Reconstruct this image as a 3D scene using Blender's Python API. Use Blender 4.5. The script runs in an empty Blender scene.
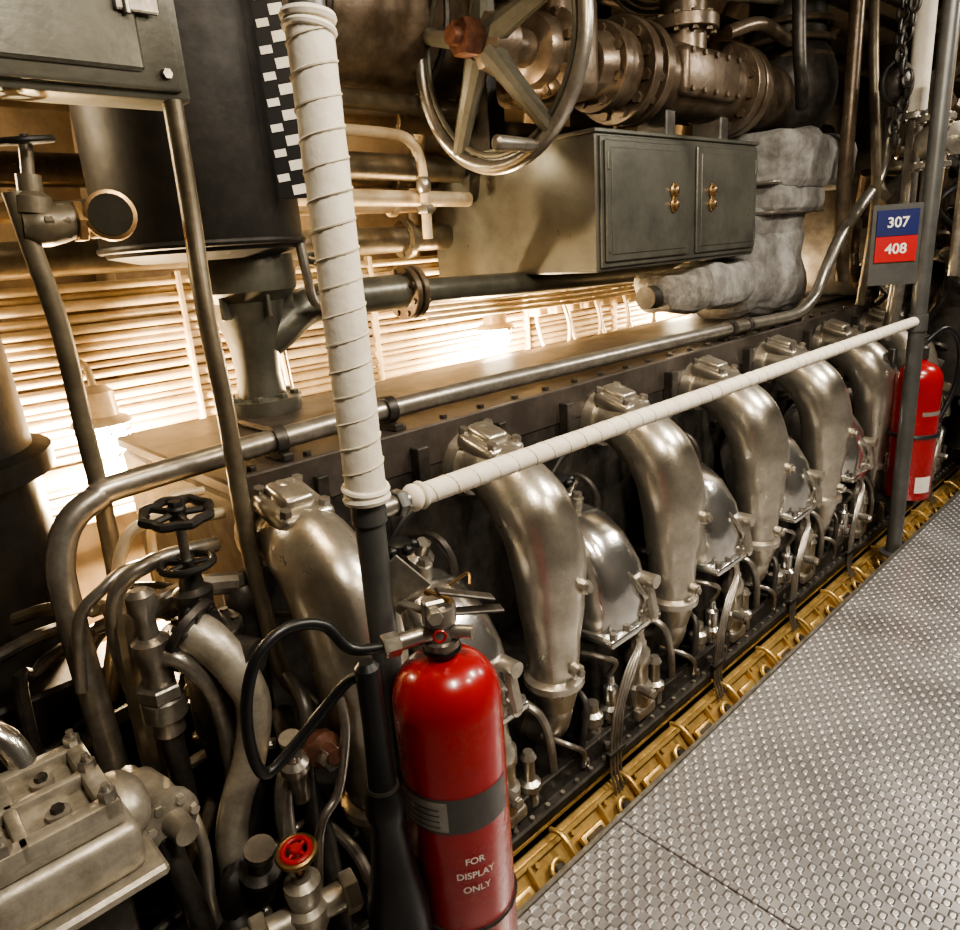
import bpy, bmesh, math, random
from mathutils import Vector, Matrix
random.seed(7)
V=Vector
PI=math.pi

# ------------------------------------------------------------------ materials
def mat(name,col,metal=0.0,rough=0.5,col2=None,scale=8.0,bump=0.0,bscale=60.0,lo=0.4,hi=0.65,emit=None,es=0,rvar=0.15,coat=0.0,bd=0.01):
    m=bpy.data.materials.new(name); m.use_nodes=True
    nt=m.node_tree; b=nt.nodes['Principled BSDF']
    b.inputs['Metallic'].default_value=metal; b.inputs['Roughness'].default_value=rough
    if coat: b.inputs['Coat Weight'].default_value=coat; b.inputs['Coat Roughness'].default_value=0.12
    if emit:
        b.inputs['Emission Color'].default_value=(*emit,1); b.inputs['Emission Strength'].default_value=es
    tc=nt.nodes.new('ShaderNodeTexCoord')
    n=nt.nodes.new('ShaderNodeTexNoise'); n.inputs['Scale'].default_value=scale; n.inputs['Detail'].default_value=8; n.inputs['Roughness'].default_value=0.7
    nt.links.new(tc.outputs['Object'],n.inputs['Vector'])
    if col2 is None: col2=tuple(c*0.72 for c in col)
    r=nt.nodes.new('ShaderNodeValToRGB'); r.color_ramp.elements[0].position=lo; r.color_ramp.elements[1].position=hi
    r.color_ramp.elements[0].color=(*col2,1); r.color_ramp.elements[1].color=(*col,1)
    nt.links.new(n.outputs['Fac'],r.inputs['Fac']); nt.links.new(r.outputs['Color'],b.inputs['Base Color'])
    mr=nt.nodes.new('ShaderNodeMapRange'); mr.inputs['To Min'].default_value=min(1,rough+rvar); mr.inputs['To Max'].default_value=max(0.05,rough-rvar*0.5)
    nt.links.new(n.outputs['Fac'],mr.inputs['Value']); nt.links.new(mr.outputs['Result'],b.inputs['Roughness'])
    if bump>0:
        n2=nt.nodes.new('ShaderNodeTexNoise'); n2.inputs['Scale'].default_value=bscale; n2.inputs['Detail'].default_value=5
        nt.links.new(tc.outputs['Object'],n2.inputs['Vector'])
        bp=nt.nodes.new('ShaderNodeBump'); bp.inputs['Strength'].default_value=bump; bp.inputs['Distance'].default_value=bd
        nt.links.new(n2.outputs['Fac'],bp.inputs['Height']); nt.links.new(bp.outputs['Normal'],b.inputs['Normal'])
    return m
ALU=mat('aluminium_paint',(0.60,0.56,0.485),0.86,0.27,(0.46,0.42,0.35),20,0.06,80,0.36,0.6,rvar=.09)
ALU2=mat('aluminium_bright',(0.88,0.87,0.85),0.95,0.16,(0.68,0.66,0.62),12,0.05,50,rvar=.06)
CAST=mat('cast_grey_aluminium',(0.48,0.44,0.365),0.6,0.40,(0.28,0.25,0.20),14,0.12,60)
STEEL=mat('steel_pipe',(0.43,0.40,0.35),0.8,0.30,(0.27,0.245,0.21),16,0.08,60,rvar=.1)
DSTEEL=mat('dark_steel',(0.10,0.09,0.078),0.6,0.40,(0.036,0.032,0.028),9,0.15,30)
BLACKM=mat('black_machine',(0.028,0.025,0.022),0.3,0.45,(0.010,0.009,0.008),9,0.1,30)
GREEN=mat('grey_green_paint',(0.13,0.125,0.10),0.4,0.32,(0.078,0.074,0.058),6,0.06,60)
LOCK=mat('locker_grey_paint',(0.12,0.118,0.10),0.45,0.28,(0.065,0.063,0.053),7,0.06,50,0.3,0.6)
OLIVE=mat('olive_paint',(0.22,0.185,0.13),0.5,0.34,(0.12,0.098,0.066),8,0.08,50)
DECK=mat('engine_deck_paint',(0.095,0.080,0.070),0.4,0.40,(0.05,0.040,0.034),6,0.06,60)
BROWN=mat('bronze_brown_paint',(0.20,0.155,0.11),0.55,0.30,(0.09,0.064,0.043),8,0.12,40)
RUST=mat('rust_red',(0.17,0.075,0.045),0.4,0.42,(0.08,0.035,0.025),20,0.15,60)
CREAM=mat('cream_paint',(0.76,0.62,0.42),0.1,0.36,(0.48,0.37,0.23),6,0.05,60)
YELLOW=mat('bilge_gold_paint',(0.72,0.50,0.19),0.65,0.30,(0.40,0.26,0.09),9,0.1,40)
WRAP=mat('white_cloth_wrap',(0.80,0.75,0.64),0,0.75,(0.69,0.63,0.52),14,0.3,45,bd=.006)
CORD=mat('wrap_cord',(0.70,0.63,0.50),0,0.8,(0.5,0.44,0.34),30)
GREYP=mat('grey_post_paint',(0.125,0.125,0.12),0.4,0.34,(0.085,0.085,0.08),8)
RED=mat('extinguisher_red',(0.34,0.007,0.010),0.0,0.26,(0.28,0.005,0.007),4,0,40,coat=0.5,rvar=0.05)
RUBBER=mat('black_rubber',(0.010,0.010,0.011),0,0.35,(0.005,0.005,0.005),10)
LABEL=mat('label_dark',(0.10,0.095,0.09),0.3,0.4,(0.07,0.066,0.063),20)
SILVERL=mat('label_silver',(0.38,0.36,0.32),0.5,0.35,(0.27,0.25,0.22),20)
WHITE=mat('white_paint',(0.80,0.78,0.72),0,0.45,(0.66,0.63,0.56),6)
BLUE=mat('sign_blue',(0.010,0.016,0.10),0,0.4,(0.008,0.012,0.08),6)
SRED=mat('sign_red',(0.42,0.01,0.015),0,0.4,(0.38,0.01,0.012),6)
BRASS=mat('brass',(0.46,0.31,0.15),0.9,0.3,(0.28,0.17,0.08),25)
LAG=mat('grey_lagging',(0.34,0.33,0.31),0,0.8,(0.16,0.15,0.14),9,0.9,18)
LAGB=mat('worn_lagging',(0.28,0.255,0.22),0,0.85,(0.11,0.10,0.085),14,1.0,30)
HULL=mat('hull_paint',(0.34,0.25,0.15),0.1,0.45,(0.17,0.115,0.065),3,0.1,20)
DARKW=mat('dark_bulkhead',(0.045,0.036,0.028),0.1,0.6,(0.02,0.016,0.013),4)
GLASS=mat('gauge_face',(0.05,0.045,0.035),0.2,0.08,(0.03,0.026,0.02),6)
BULB=mat('lamp_bulb',(1,0.9,0.7),0,0.4,emit=(1.0,0.82,0.55),es=200)
CEIL=mat('ceiling_paint',(0.22,0.195,0.16),0,0.6,(0.14,0.12,0.095),3)

def floor_mat():
    m=bpy.data.materials.new('tread_plate'); m.use_nodes=True; nt=m.node_tree; L=nt.links
    b=nt.nodes['Principled BSDF']; b.inputs['Metallic'].default_value=0.8
    tc=nt.nodes.new('ShaderNodeTexCoord'); sp=nt.nodes.new('ShaderNodeSeparateXYZ'); L.new(tc.outputs['Object'],sp.inputs[0])
    def M(op,a,bb=None,c=None):
        n=nt.nodes.new('ShaderNodeMath'); n.operation=op
        for i,x in enumerate((a,bb,c)):
            if x is None: continue
            if isinstance(x,(int,float)): n.inputs[i].default_value=x
            else: L.new(x,n.inputs[i])
        return n.outputs[0]
    sx=M('SINE',M('MULTIPLY',sp.outputs['X'],PI/0.0185)); sy=M('SINE',M('MULTIPLY',sp.outputs['Y'],PI/0.026))
    h=M('MAXIMUM',M('MULTIPLY',sx,sy),0.0)
    h2=M('SMOOTH_MIN',M('MULTIPLY',h,1.6),0.9,0.25)
    bp=nt.nodes.new('ShaderNodeBump'); bp.inputs['Strength'].default_value=1.0; bp.inputs['Distance'].default_value=0.0055
    L.new(h2,bp.inputs['Height']); L.new(bp.outputs['Normal'],b.inputs['Normal'])
    n=nt.nodes.new('ShaderNodeTexNoise'); n.inputs['Scale'].default_value=3; n.inputs['Detail'].default_value=6; L.new(tc.outputs['Object'],n.inputs['Vector'])
    r=nt.nodes.new('ShaderNodeValToRGB'); r.color_ramp.elements[0].color=(0.38,0.365,0.37,1); r.color_ramp.elements[1].color=(0.58,0.56,0.56,1)
    r.color_ramp.elements[0].position=0.35; r.color_ramp.elements[1].position=0.65
    L.new(n.outputs['Fac'],r.inputs['Fac'])
    mx=nt.nodes.new('ShaderNodeMix'); mx.data_type='RGBA'; L.new(h2,mx.inputs[0]); 
    mx.inputs[7].default_value=(0.84,0.82,0.80,1); L.new(r.outputs['Color'],mx.inputs[6])
    L.new(mx.outputs[2],b.inputs['Base Color'])
    mr=nt.nodes.new('ShaderNodeMapRange'); mr.inputs['To Min'].default_value=0.28; mr.inputs['To Max'].default_value=0.42
    L.new(n.outputs['Fac'],mr.inputs['Value']); L.new(mr.outputs['Result'],b.inputs['Roughness'])
    return m
TREAD=floor_mat()

# ------------------------------------------------------------------ builder
def frame(d):
    d=d.normalized(); a=V((0,0,1)) if abs(d.z)<0.9 else V((1,0,0))
    x=a.cross(d).normalized(); y=d.cross(x).normalized(); return x,y
class B:
    def __init__(s,name): s.n=name; s.v=[]; s.f=[]; s.m=[]; s.mats=[]
    def mi(s,m):
        if m not in s.mats: s.mats.append(m)
        return s.mats.index(m)
    def add(s,vs,fs,m):
        o=len(s.v); s.v+= [tuple(v) for v in vs]; k=s.mi(m)
        for f in fs: s.f.append([i+o for i in f]); s.m.append(k)
    def rings(s,rs,m,seg,cap=True,closed=False):
        vs=[p for r in rs for p in r]; fs=[]; n=len(rs)
        for i in range(n if closed else n-1):
            j=(i+1)%n
            for k in range(seg):
                k2=(k+1)%seg; fs.append((i*seg+k,i*seg+k2,j*seg+k2,j*seg+k))
        if cap and not closed:
            fs.append(tuple(range(seg))[::-1]); fs.append(tuple((n-1)*seg+k for k in range(seg)))
        s.add(vs,fs,m)
    def lathe(s,c,ax,prof,m,seg=24,cap=True):
        c=V(c); ax=V(ax).normalized(); x,y=frame(ax)
        rs=[[c+ax*h+(x*math.cos(2*PI*k/seg)+y*math.sin(2*PI*k/seg))*r for k in range(seg)] for h,r in prof]
        s.rings(rs,m,seg,cap)
    def cyl(s,p0,p1,r,m,r2=None,seg=16,bev=0.0):
        p0=V(p0);p1=V(p1); L=(p1-p0).length; r2=r if r2 is None else r2
        if bev: prof=[(0,r-bev),(bev,r),(L-bev,r2),(L,r2-bev)]
        else: prof=[(0,r),(L,r2)]
        s.lathe(p0,p1-p0,prof,m,seg)
    def tube(s,pts,r,m,seg=12,sub=6,closed=False):
        P=[V(p) for p in pts]; R=list(r) if isinstance(r,(list,tuple)) else [r]*len(P)
        if sub>1 and len(P)>2:
            Q=[];S=[];n=len(P)
            rng=n if closed else n-1
            for i in range(rng):
                if closed: a,b,c,d=[P[(i+k)%n] for k in(-1,0,1,2)]; ra,rb=R[i],R[(i+1)%n]
                else: a=P[max(i-1,0)];b=P[i];c=P[i+1];d=P[min(i+2,n-1)];ra,rb=R[i],R[i+1]
                for j in range(sub):
                    t=j/sub
                    Q.append(0.5*((2*b)+(c-a)*t+(2*a-5*b+4*c-d)*t*t+(3*b-a-3*c+d)*t**3)); S.append(ra+(rb-ra)*(t*t*(3-2*t)))
            if not closed: Q.append(P[-1]);S.append(R[-1])
            P,R=Q,S
        n=len(P); rs=[]; x=None
        for i in range(n):
            if closed: d=P[(i+1)%n]-P[i-1]
            else: d=P[min(i+1,n-1)]-P[max(i-1,0)]
            d.normalize()
            if x is None: x,_=frame(d)
            x=(x-d*x.dot(d)).normalized(); y=d.cross(x)
            rs.append([P[i]+(x*math.cos(2*PI*k/seg)+y*math.sin(2*PI*k/seg))*R[i] for k in range(seg)])
        s.rings(rs,m,seg,True,closed)
    def torus(s,c,ax,R,r,m,seg=40,rs=10):
        c=V(c); x,y=frame(V(ax)); ax=V(ax).normalized(); rr=[]
        for i in range(seg):
            a=2*PI*i/seg; d=x*math.cos(a)+y*math.sin(a)
            rr.append([c+d*(R+r*math.cos(2*PI*k/rs))+ax*(r*math.sin(2*PI*k/rs)) for k in range(rs)])
        s.rings(rr,m,rs,False,True)
    def box(s,c,size,m,bev=0.0,rot=None,seg=1,lump=0.0):
        bm=bmesh.new(); bmesh.ops.create_cube(bm,size=1.0)
        for v in bm.verts: v.co=V((v.co.x*size[0],v.co.y*size[1],v.co.z*size[2]))
        if bev: bmesh.ops.bevel(bm,geom=list(bm.edges),offset=bev,segments=seg,affect='EDGES',profile=0.5)
        if lump:
            bmesh.ops.subdivide_edges(bm,edges=list(bm.edges),cuts=4,use_grid_fill=True)
            for v in bm.verts:
                p=v.co*9+V(c)*7; v.co+=v.co.normalized()*lump*(math.sin(p.x*1.7+p.y)+math.sin(p.y*2.1-p.z*1.3)+math.sin(p.z*2.3+p.x))*.5
        M=(rot.to_4x4() if rot else Matrix.Identity(4))
        bm.verts.ensure_lookup_table(); bm.verts.index_update()
        vs=[M@v.co+V(c) for v in bm.verts]; fs=[[v.index for v in f.verts] for f in bm.faces]; bm.free()
        s.add(vs,fs,m)
    def bb(s,lo,hi,m,bev=0.0,seg=1,lump=0.0):
        s.box([(a+b)/2 for a,b in zip(lo,hi)],[abs(b-a) for a,b in zip(lo,hi)],m,bev,None,seg,lump)
    def sph(s,c,rad,m,seg=20,rings=12,rot=None):
        if not isinstance(rad,(tuple,list)): rad=(rad,)*3
        c=V(c); rs=[]
        for i in range(rings+1):
            t=-PI/2+PI*i/rings; t=max(-PI/2+0.02,min(PI/2-0.02,t))
            ring=[]
            for k in range(seg):
                p=V((rad[0]*math.cos(t)*math.cos(2*PI*k/seg),rad[1]*math.cos(t)*math.sin(2*PI*k/seg),rad[2]*math.sin(t)))
                if rot: p=rot@p
                ring.append(c+p)
            rs.append(ring)
        s.rings(rs,m,seg)
    def flange(s,c,ax,R,t,m,nb=8,br=None,bm_=None):
        c=V(c);ax=V(ax).normalized();x,y=frame(ax); br=br or R*0.11
        s.lathe(c-ax*t/2,ax,[(0,R-0.003),(0.003,R),(t-0.003,R),(t,R-0.003)],m,28)
        for k in range(nb):
            a=2*PI*(k+.5)/nb; p=c+(x*math.cos(a)+y*math.sin(a))*R*0.82
            s.lathe(p-ax*(t/2+br*0.8),ax,[(0,br),(t+br*1.6,br)],bm_ or m,6)
    def wheel(s,c,ax,R,r,m,sp=5,hub=None,wavy=False,hubm=None):
        c=V(c);ax=V(ax).normalized();x,y=frame(ax); hub=hub or R*0.2
        if wavy:
            pts=[c+(x*math.cos(a)+y*math.sin(a))*(R*(1+0.07*math.cos(8*a))) for a in [2*PI*i/32 for i in range(32)]]
            s.tube(pts,r,m,8,1,True)
        else: s.torus(c,ax,R,r,m,48,10)
        for k in range(sp):
            a=2*PI*k/sp+0.3; d=x*math.cos(a)+y*math.sin(a)
            s.cyl(c+d*hub*0.5,c+d*R,r*0.8,m,r*0.65,8)
        s.lathe(c-ax*r*1.6,ax,[(0,hub*.8),(r*.5,hub),(r*2.7,hub),(r*3.2,hub*.8)],hubm or m,20)
    def nut(s,c,ax,R,t,m):
        c=V(c);ax=V(ax).normalized(); s.lathe(c-ax*t/2,ax,[(0,R*.93),(t*.12,R),(t*.88,R),(t,R*.93)],m,6)
    def done(s,parent=None,ang=35):
        me=bpy.data.meshes.new(s.n); me.from_pydata(s.v,[],s.f)
        for m in s.mats: me.materials.append(m)
        me.polygons.foreach_set('material_index',s.m); me.polygons.foreach_set('use_smooth',[True]*len(s.f))
        bm=bmesh.new(); bm.from_mesh(me); bmesh.ops.recalc_face_normals(bm,faces=bm.faces)
        A=math.radians(ang)
        for e in bm.edges:
            if len(e.link_faces)==2 and e.calc_face_angle(0)>A: e.smooth=False
        bm.to_mesh(me); bm.free()
        o=bpy.data.objects.new(s.n,me); bpy.context.scene.collection.objects.link(o)
        if parent: o.parent=parent
        return o
def empty(name):
    o=bpy.data.objects.new(name,None); bpy.context.scene.collection.objects.link(o); return o
def textmesh(body,size):
    cu=bpy.data.curves.new('t','FONT'); cu.body=body; cu.size=size; cu.align_x='CENTER'; cu.align_y='CENTER'; cu.offset=size*0.018
    o=bpy.data.objects.new('t',cu); bpy.context.scene.collection.objects.link(o)
    bpy.context.view_layer.update()
    me=bpy.data.meshes.new_from_object(o.evaluated_get(bpy.context.evaluated_depsgraph_get()))
    vs=[v.co.copy() for v in me.vertices]; fs=[list(p.vertices) for p in me.polygons]
    bpy.data.objects.remove(o); return vs,fs

# ------------------------------------------------------------------ room shell
b=B('floor')
b.bb((-0.94,-1.2,-0.035),(1.6,1.28,0),TREAD,0.002); b.bb((-0.94,1.284,-0.035),(1.6,2.68,0),TREAD,0.002); b.bb((-0.94,2.684,-0.035),(1.6,7,0),TREAD,0.002)
b.done()
b=B('trim_1'); b.bb((-0.955,-1.2,-0.07),(-0.941,7,0.004),STEEL,0.002); b.done()
b=B('floor_bilge'); b.bb((-3.2,-1.2,-0.6),(1.6,7,-0.55),DARKW); b.done()
prof=[(-2.80,-0.6),(-2.95,0.3),(-3.05,1.0),(-3.02,1.7),(-2.85,2.3),(-2.45,2.9)]
for nm,rg in (('wall_left',range(0,4)),('curved_hull_plating',range(4,5))):
    b=B(nm); vs=[];fs=[]
    for (x,z) in prof: vs+=[(x,-1.2,z),(x,7,z)]
    for i in rg: fs.append((2*i,2*i+1,2*i+3,2*i+2))
    used=sorted({i for f in fs for i in f}); mp={u:k for k,u in enumerate(used)}
    b.add([vs[u] for u in used],[tuple(mp[i] for i in f) for f in fs],HULL)
    for y in [-.6,.15,.9,1.65,2.4,3.15,3.9,4.65,5.4,6.1]:
        for i in rg:
            a=V((prof[i][0]+.05,y,prof[i][1]));c=V((prof[i+1][0]+.05,y,prof[i+1][1])); b.tube([a,c],0.035,HULL,6,1)
    b.done(ang=60)
b=B('wall_back'); b.bb((-3.2,7,-0.6),(1.7,7.1,2.9),DARKW); b.done()
b=B('wall_front'); b.bb((-3.2,-1.3,-0.6),(1.7,-1.2,2.9),DARKW); b.done()
b=B('wall_right'); b.bb((1.6,-1.2,-0.6),(1.7,7,2.9),DARKW); b.done()
b=B('ceiling'); b.bb((-3.2,-1.2,2.85),(1.7,7,2.95),CEIL); b.done()

# ------------------------------------------------------------------ hull cables & pipes
b=B('cable_bundle')
z=0.66
while z<1.47:
    r=random.choice([0.010,0.013,0.018,0.015]); z+=r
    x=-2.72+random.uniform(-.010,.010)
    dz=random.uniform(-.004,.004)
    b.tube([(x,-1.15,z),(x,2.0,z+dz),(x,6.8,z)],r,random.choice([CREAM,CREAM,CREAM,CREAM,HULL]),12,2); z+=r+random.choice([0.002,.003,.010])
for y in [0.40,1.05,1.9,2.9,3.7,4.6]:
    b.bb((-2.735,y,0.62),(-2.692,y+.018,1.5),CREAM,.004)
b.done()
b=B('hull_pipe_run')
for (x,z,r,m) in [(-2.55,1.56,.055,OLIVE),(-2.62,1.70,.03,CREAM),(-2.6,1.82,.05,BROWN),(-2.55,2.02,.04,HULL),(-2.6,2.2,.06,BROWN),(-2.62,.86,.03,CREAM)]:
    b.tube([(x,-1.1,z),(x,6.5,z)],r,m,18,1)
    for y in (.0,1.15,2.0,3.3): b.flange((x,y,z),(0,1,0),r*1.5,.03,m,6)
b.done()
b=B('small_bore_pipework')
b.tube([(-2.3,1.30,1.93),(-2.3,1.75,1.93),(-2.3,1.88,1.9),(-2.3,1.92,1.8),(-2.3,1.92,1.55)],.02,CREAM,12,5)
b.tube([(-2.35,1.2,2.05),(-2.35,2.2,2.04)],.035,OLIVE)
b.tube([(-2.35,1.1,1.72),(-2.35,2.2,1.70)],.03,CREAM)
b.tube([(-2.4,1.1,1.84),(-2.4,2.2,1.82)],.05,OLIVE)
b.sph((-2.3,1.92,1.75),(.03,.03,.04),STEEL); b.nut((-2.3,1.92,1.66),(0,0,1),.035,.03,STEEL)
b.tube([(-2.42,1.55,2.3),(-2.42,1.57,1.9),(-2.42,1.6,1.5)],.016,OLIVE)
for i in range(9):
    y=2.75+i*.13; b.tube([(-2.5,y,1.36),(-2.5+.1*(i%2),y+.02,1.1),(-2.5,y+.1,.9)],.010,CREAM,8)
    b.bb((-2.53,y-.02,1.15),(-2.45,y+.05,1.2),CREAM,.006)
for i in range(5):
    b.tube([(-2.45-.03*i,2.0,1.22+.02*i),(-2.4,3.2,1.2+.025*i),(-2.35,4.6,1.25+.02*i)],.010,CREAM,8)
b.tube([(-2.45,.2,1.5),(-2.45,.28,1.35),(-2.45,.3,1.1),(-2.45,.33,.8)],.018,CREAM,10)
b.tube([(-2.5,1.3,1.46),(-2.5,1.32,1.2),(-2.5,1.34,.9)],.014,CREAM,10)
b.done()

def cage_lamp(c,e=80,sh=.085):
    b=B('bulkhead_lamp'); c=V(c)
    b.lathe(c+V((0,0,.17)),(0,0,-1),[(0,.035),(.02,.055),(.10,.06),(.11,sh),(.125,sh+.01)],CREAM,24)
    b.sph(c+V((0,0,.0)),(.068,.068,.074),BULB)
    b.tube([c+V((0,0,.15)),c+V((-.02,0,.22)),c+V((-.1,0,.24)),c+V((-.2,0,.24))],.012,CREAM,8)
    for k in range(6):
        a=PI*k/3; d=V((math.cos(a),math.sin(a),0))
        b.tube([c+d*.079+V((0,0,.06)),c+d*.082+V((0,0,.0)),c+d*.03+V((0,0,-.088))],.0025,STEEL,6,4)
    b.torus(c+V((0,0,.02)),(0,0,1),.083,.003,STEEL,24,6)
    b.done()
    l=bpy.data.lights.new('lamp_light','POINT'); l.energy=e; l.color=(1,.74,.43); l.shadow_soft_size=.05
    o=bpy.data.objects.new('bulkhead_lamp_light',l); o.location=c+V((0.0,0,-.14)); bpy.context.scene.collection.objects.link(o)
cage_lamp((-2.55,.66,.99),300); cage_lamp((-2.56,2.52,1.07),190); cage_lamp((-2.55,4.2,1.1),50); cage_lamp((-2.6,1.5,1.98),12); cage_lamp((-2.55,-.1,1.95),22)

# ------------------------------------------------------------------ engine
E=empty('diesel_engine')
b=B('engine_block')
b.bb((-2.25,.62,-.45),(-1.5,6.6,1.0),DSTEEL,.01)
b.bb((-1.5,.62,-.2),(-1.3,6.6,.30),DSTEEL,.012)
b.bb((-2.28,.62,1.0),(-1.50,6.6,1.035),DECK,.006)
b.bb((-2.1,.9,1.035),(-1.75,6.4,1.055),DECK,.008)
b.bb((-1.515,.62,.93),(-1.495,6.6,1.045),DECK,.004)
for k in range(40):
    b.nut((-1.56,.7+k*.15,1.04),(0,0,1),.012,.014,DSTEEL)
b.bb((-1.18,.5,-.05),(-1.115,6.6,-.015),DSTEEL,.006)
b.bb((-1.35,.5,-.06),(-1.16,6.6,-.03),BLACKM)
b.bb((-1.165,.5,-.02),(-1.145,6.6,.05),DSTEEL,.004)
for k in range(90):
    b.nut((-1.128,.55+k*.065,-.012),(0,0,1),.008,.012,ALU)
b.done(E)
SP=.62; Y0=.71
rr=random.Random(5)
for n in range(9):
    y=Y0+SP*n
    b=B('exhaust_elbow_%d'%(n+1))
    P=[(-1.52,y,.905),(-1.43,y,.905),(-1.34,y,.880),(-1.25,y,.805),(-1.205,y,.69),(-1.20,y,.56),(-1.20,y,.42),(-1.20,y,.31)]
    b.tube(P,[.072,.082,.098,.108,.106,.094,.078,.068],ALU,32,7)
    b.lathe((-1.2,y,.33),(0,0,-1),[(0,.07),(.01,.088),(.03,.088),(.035,.075),(.09,.06),(.11,.055)],ALU,24)
    b.tube([(-1.2,y,.26),(-1.2,y,.2),(-1.23,y,.13),(-1.3,y,.1)],.05,ALU,16,4)
    b.box((-1.40,y,.972),(.15,.135,.05),ALU,.018,Matrix.Rotation(.28,3,'Y'),3)
    b.box((-1.41,y,1.004),(.10,.08,.034),ALU,.014,Matrix.Rotation(.28,3,'Y'),3)
    b.sph((-1.44,y,1.01),(.03,.03,.022),ALU)
    for sx in(-.055,.055):
        for sy in (-.048,.048): b.nut((-1.40+sx,y+sy,1.0-sx*.28),(.28,0,1),.014,.022,STEEL)
    b.lathe((-1.46,y,.905),(-1,0,0),[(0,.092),(.03,.1),(.05,.1)],ALU,24)
    b.cyl((-1.13,y+.02,.62),(-1.085,y+.02,.62),.024,ALU,.02); b.nut((-1.08,y+.02,.62),(1,0,0),.014,.014,STEEL)
    b.cyl((-1.14,y,.37),(-1.105,y,.365),.02,ALU); b.nut((-1.1,y,.364),(1,0,0),.013,.012,STEEL)
    b.cyl((-1.25,y+.085,.72),(-1.24,y+.125,.72),.016,ALU); b.nut((-1.24,y+.13,.72),(0,1,0),.013,.014,STEEL)
    b.done(E)
    yc=y+SP/2
    b=B('valve_cover_%d'%(n+1))
    prof=[(-1.49,.63),(-1.45,.685),(-1.38,.70),(-1.30,.685),(-1.225,.635),(-1.165,.55),(-1.135,.45),(-1.14,.36)]
    rs=[]; hw=.128
    for (x,z) in prof:
        ring=[]; cx,cz=-1.40,.36; d=V((x-cx,0,z-cz))
        for k in range(21):
            t=-1+2*k/20
            s_=(1-abs(t)**3.0)**(1/3.0) if abs(t)<1 else 0
            ring.append(V((cx,yc+t*hw,cz))+d*(.5+.5*s_))
        rs.append(ring)
    vs=[p for r in rs for p in r]; fs=[]
    for i in range(len(rs)-1):
        for k in range(20): fs.append((i*21+k,i*21+k+1,(i+1)*21+k+1,(i+1)*21+k))
    for k in (0,20):
        c=len(vs); vs.append(V((-1.40,yc+(-1 if k==0 else 1)*hw,.36)))
        for i in range(len(rs)-1): fs.append((i*21+k,(i+1)*21+k,c))
    b.add(vs,fs,ALU2)
    b.bb((-1.49,yc-.13,.335),(-1.125,yc+.13,.363),ALU2,.008,2)
    for sy in(-.11,-.04,.04,.11): b.nut((-1.137,yc+sy,.37),(0,0,1),.012,.02,STEEL)
    b.bb((-1.49,yc-.12,.1),(-1.2,yc+.12,.335),DSTEEL,.02,2)
    b.cyl((-1.36,yc,.69),(-1.35,yc,.735),.022,ALU,seg=14); b.nut((-1.35,yc,.742),(0,0,1),.016,.02,STEEL)
    b.done(E,50)
    b=B('fuel_pump_%d'%(n+1))
    px=-1.165; py=yc+.05
    b.lathe((px,py,.04),(0,0,1),[(0,.035),(.02,.045),(.08,.045),(.09,.035),(.15,.035),(.16,.042),(.20,.042),(.22,.028),(.27,.022),(.29,.026),(.31,.018)],ALU,18)
    b.nut((px,py,.265),(0,0,1),.03,.03,ALU)
    b.bb((px-.06,py-.05,.01),(px+.04,py+.05,.05),ALU,.01,2)
    b.lathe((px-.01,py-.13,.0),(0,0,1),[(0,.03),(.06,.03),(.07,.038),(.1,.038),(.11,.024),(.17,.024),(.18,.015),(.21,.012)],ALU2,14)
    b.lathe((px-.02,py-.21,.02),(0,0,1),[(0,.026),(.05,.026),(.06,.034),(.09,.034),(.1,.02),(.13,.02)],ALU,14)
    b.lathe((px-.0,py+.1,.0),(0,0,1),[(0,.024),(.04,.024),(.05,.032),(.07,.032),(.08,.018),(.14,.018),(.15,.024),(.17,.014)],ALU,12)
    b.bb((px-.1,py-.25,.0),(px+.01,py+.12,.02),DSTEEL,.006)
    b.cyl((px+.02,py-.02,.12),(px+.07,py-.02,.12),.018,STEEL); b.nut((px+.07,py-.02,.12),(1,0,0),.016,.02,ALU)
    b.tube([(px,py,.34),(px+.03,py,.42),(px+.04,py-.02,.46),(px-.0,py-.05,.53)],.008,STEEL,8)
    b.tube([(px-.02,py-.13,.2),(px+.02,py-.14,.27),(px-.0,py-.18,.3),(px-.06,py-.2,.3)],.009,STEEL,8)
    b.box((px+.04,py+.02,.43),(.02,.035,.13),ALU,.006,Matrix.Rotation(-.2,3,'Y')); b.cyl((px-.0,py+.02,.49),(px+.06,py+.02,.49),.022,ALU,seg=14)
    b.cyl((px-.0,py+.02,.37),(px+.055,py+.02,.37),.018,ALU,seg=14)
    for j in range(4):
        o=j*.016
        b.tube([(px-.03,py-.0+o*.4,.30),(px+.035,py-.05+o*.4,.30-o*.2),(px+.05,py-.13+o,.25-o*.3),(px+.055,py-.195+o,.15),(px+.055,py-.215+o,.04),(px+.06,py-.225+o,-.06),(px+.08,py-.225+o,-.12)],.0042,STEEL,6,5)
    b.bb((px+.045,py-.235,.0),(px+.065,py-.155,.014),DSTEEL,.002)
    for j in range(4):
        b.nut((px+.0,py-.27+j*.085,.03),(0,0,1),.014,.03,ALU)
        b.nut((px+.02+rr.uniform(-.01,.01),py-.3+j*.1,.012),(0,0,1),.011,.02,STEEL)
    b.tube([(px-.09,y-.12,.28),(px-.01,y-.1,.25),(px+.01,y-.08,.15),(px-.0,y-.06,.0)],.014,STEEL,10)
    b.tube([(px-.09,y+.1,.22),(px+.0,y+.09,.2),(px+.02,y+.06,.12),(px+.01,y+.03,.0)],.011,DSTEEL,10)
    b.tube([(px-.05,y-.05,.13),(px+.03,y-.02,.12),(px+.03,y+.04,.06),(px+.02,y+.05,.0)],.009,STEEL,8)
    b.done(E)
    b=B('indicator_cock_%d'%(n+1)); c=V((-1.37,yc-.06,.80))
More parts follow.
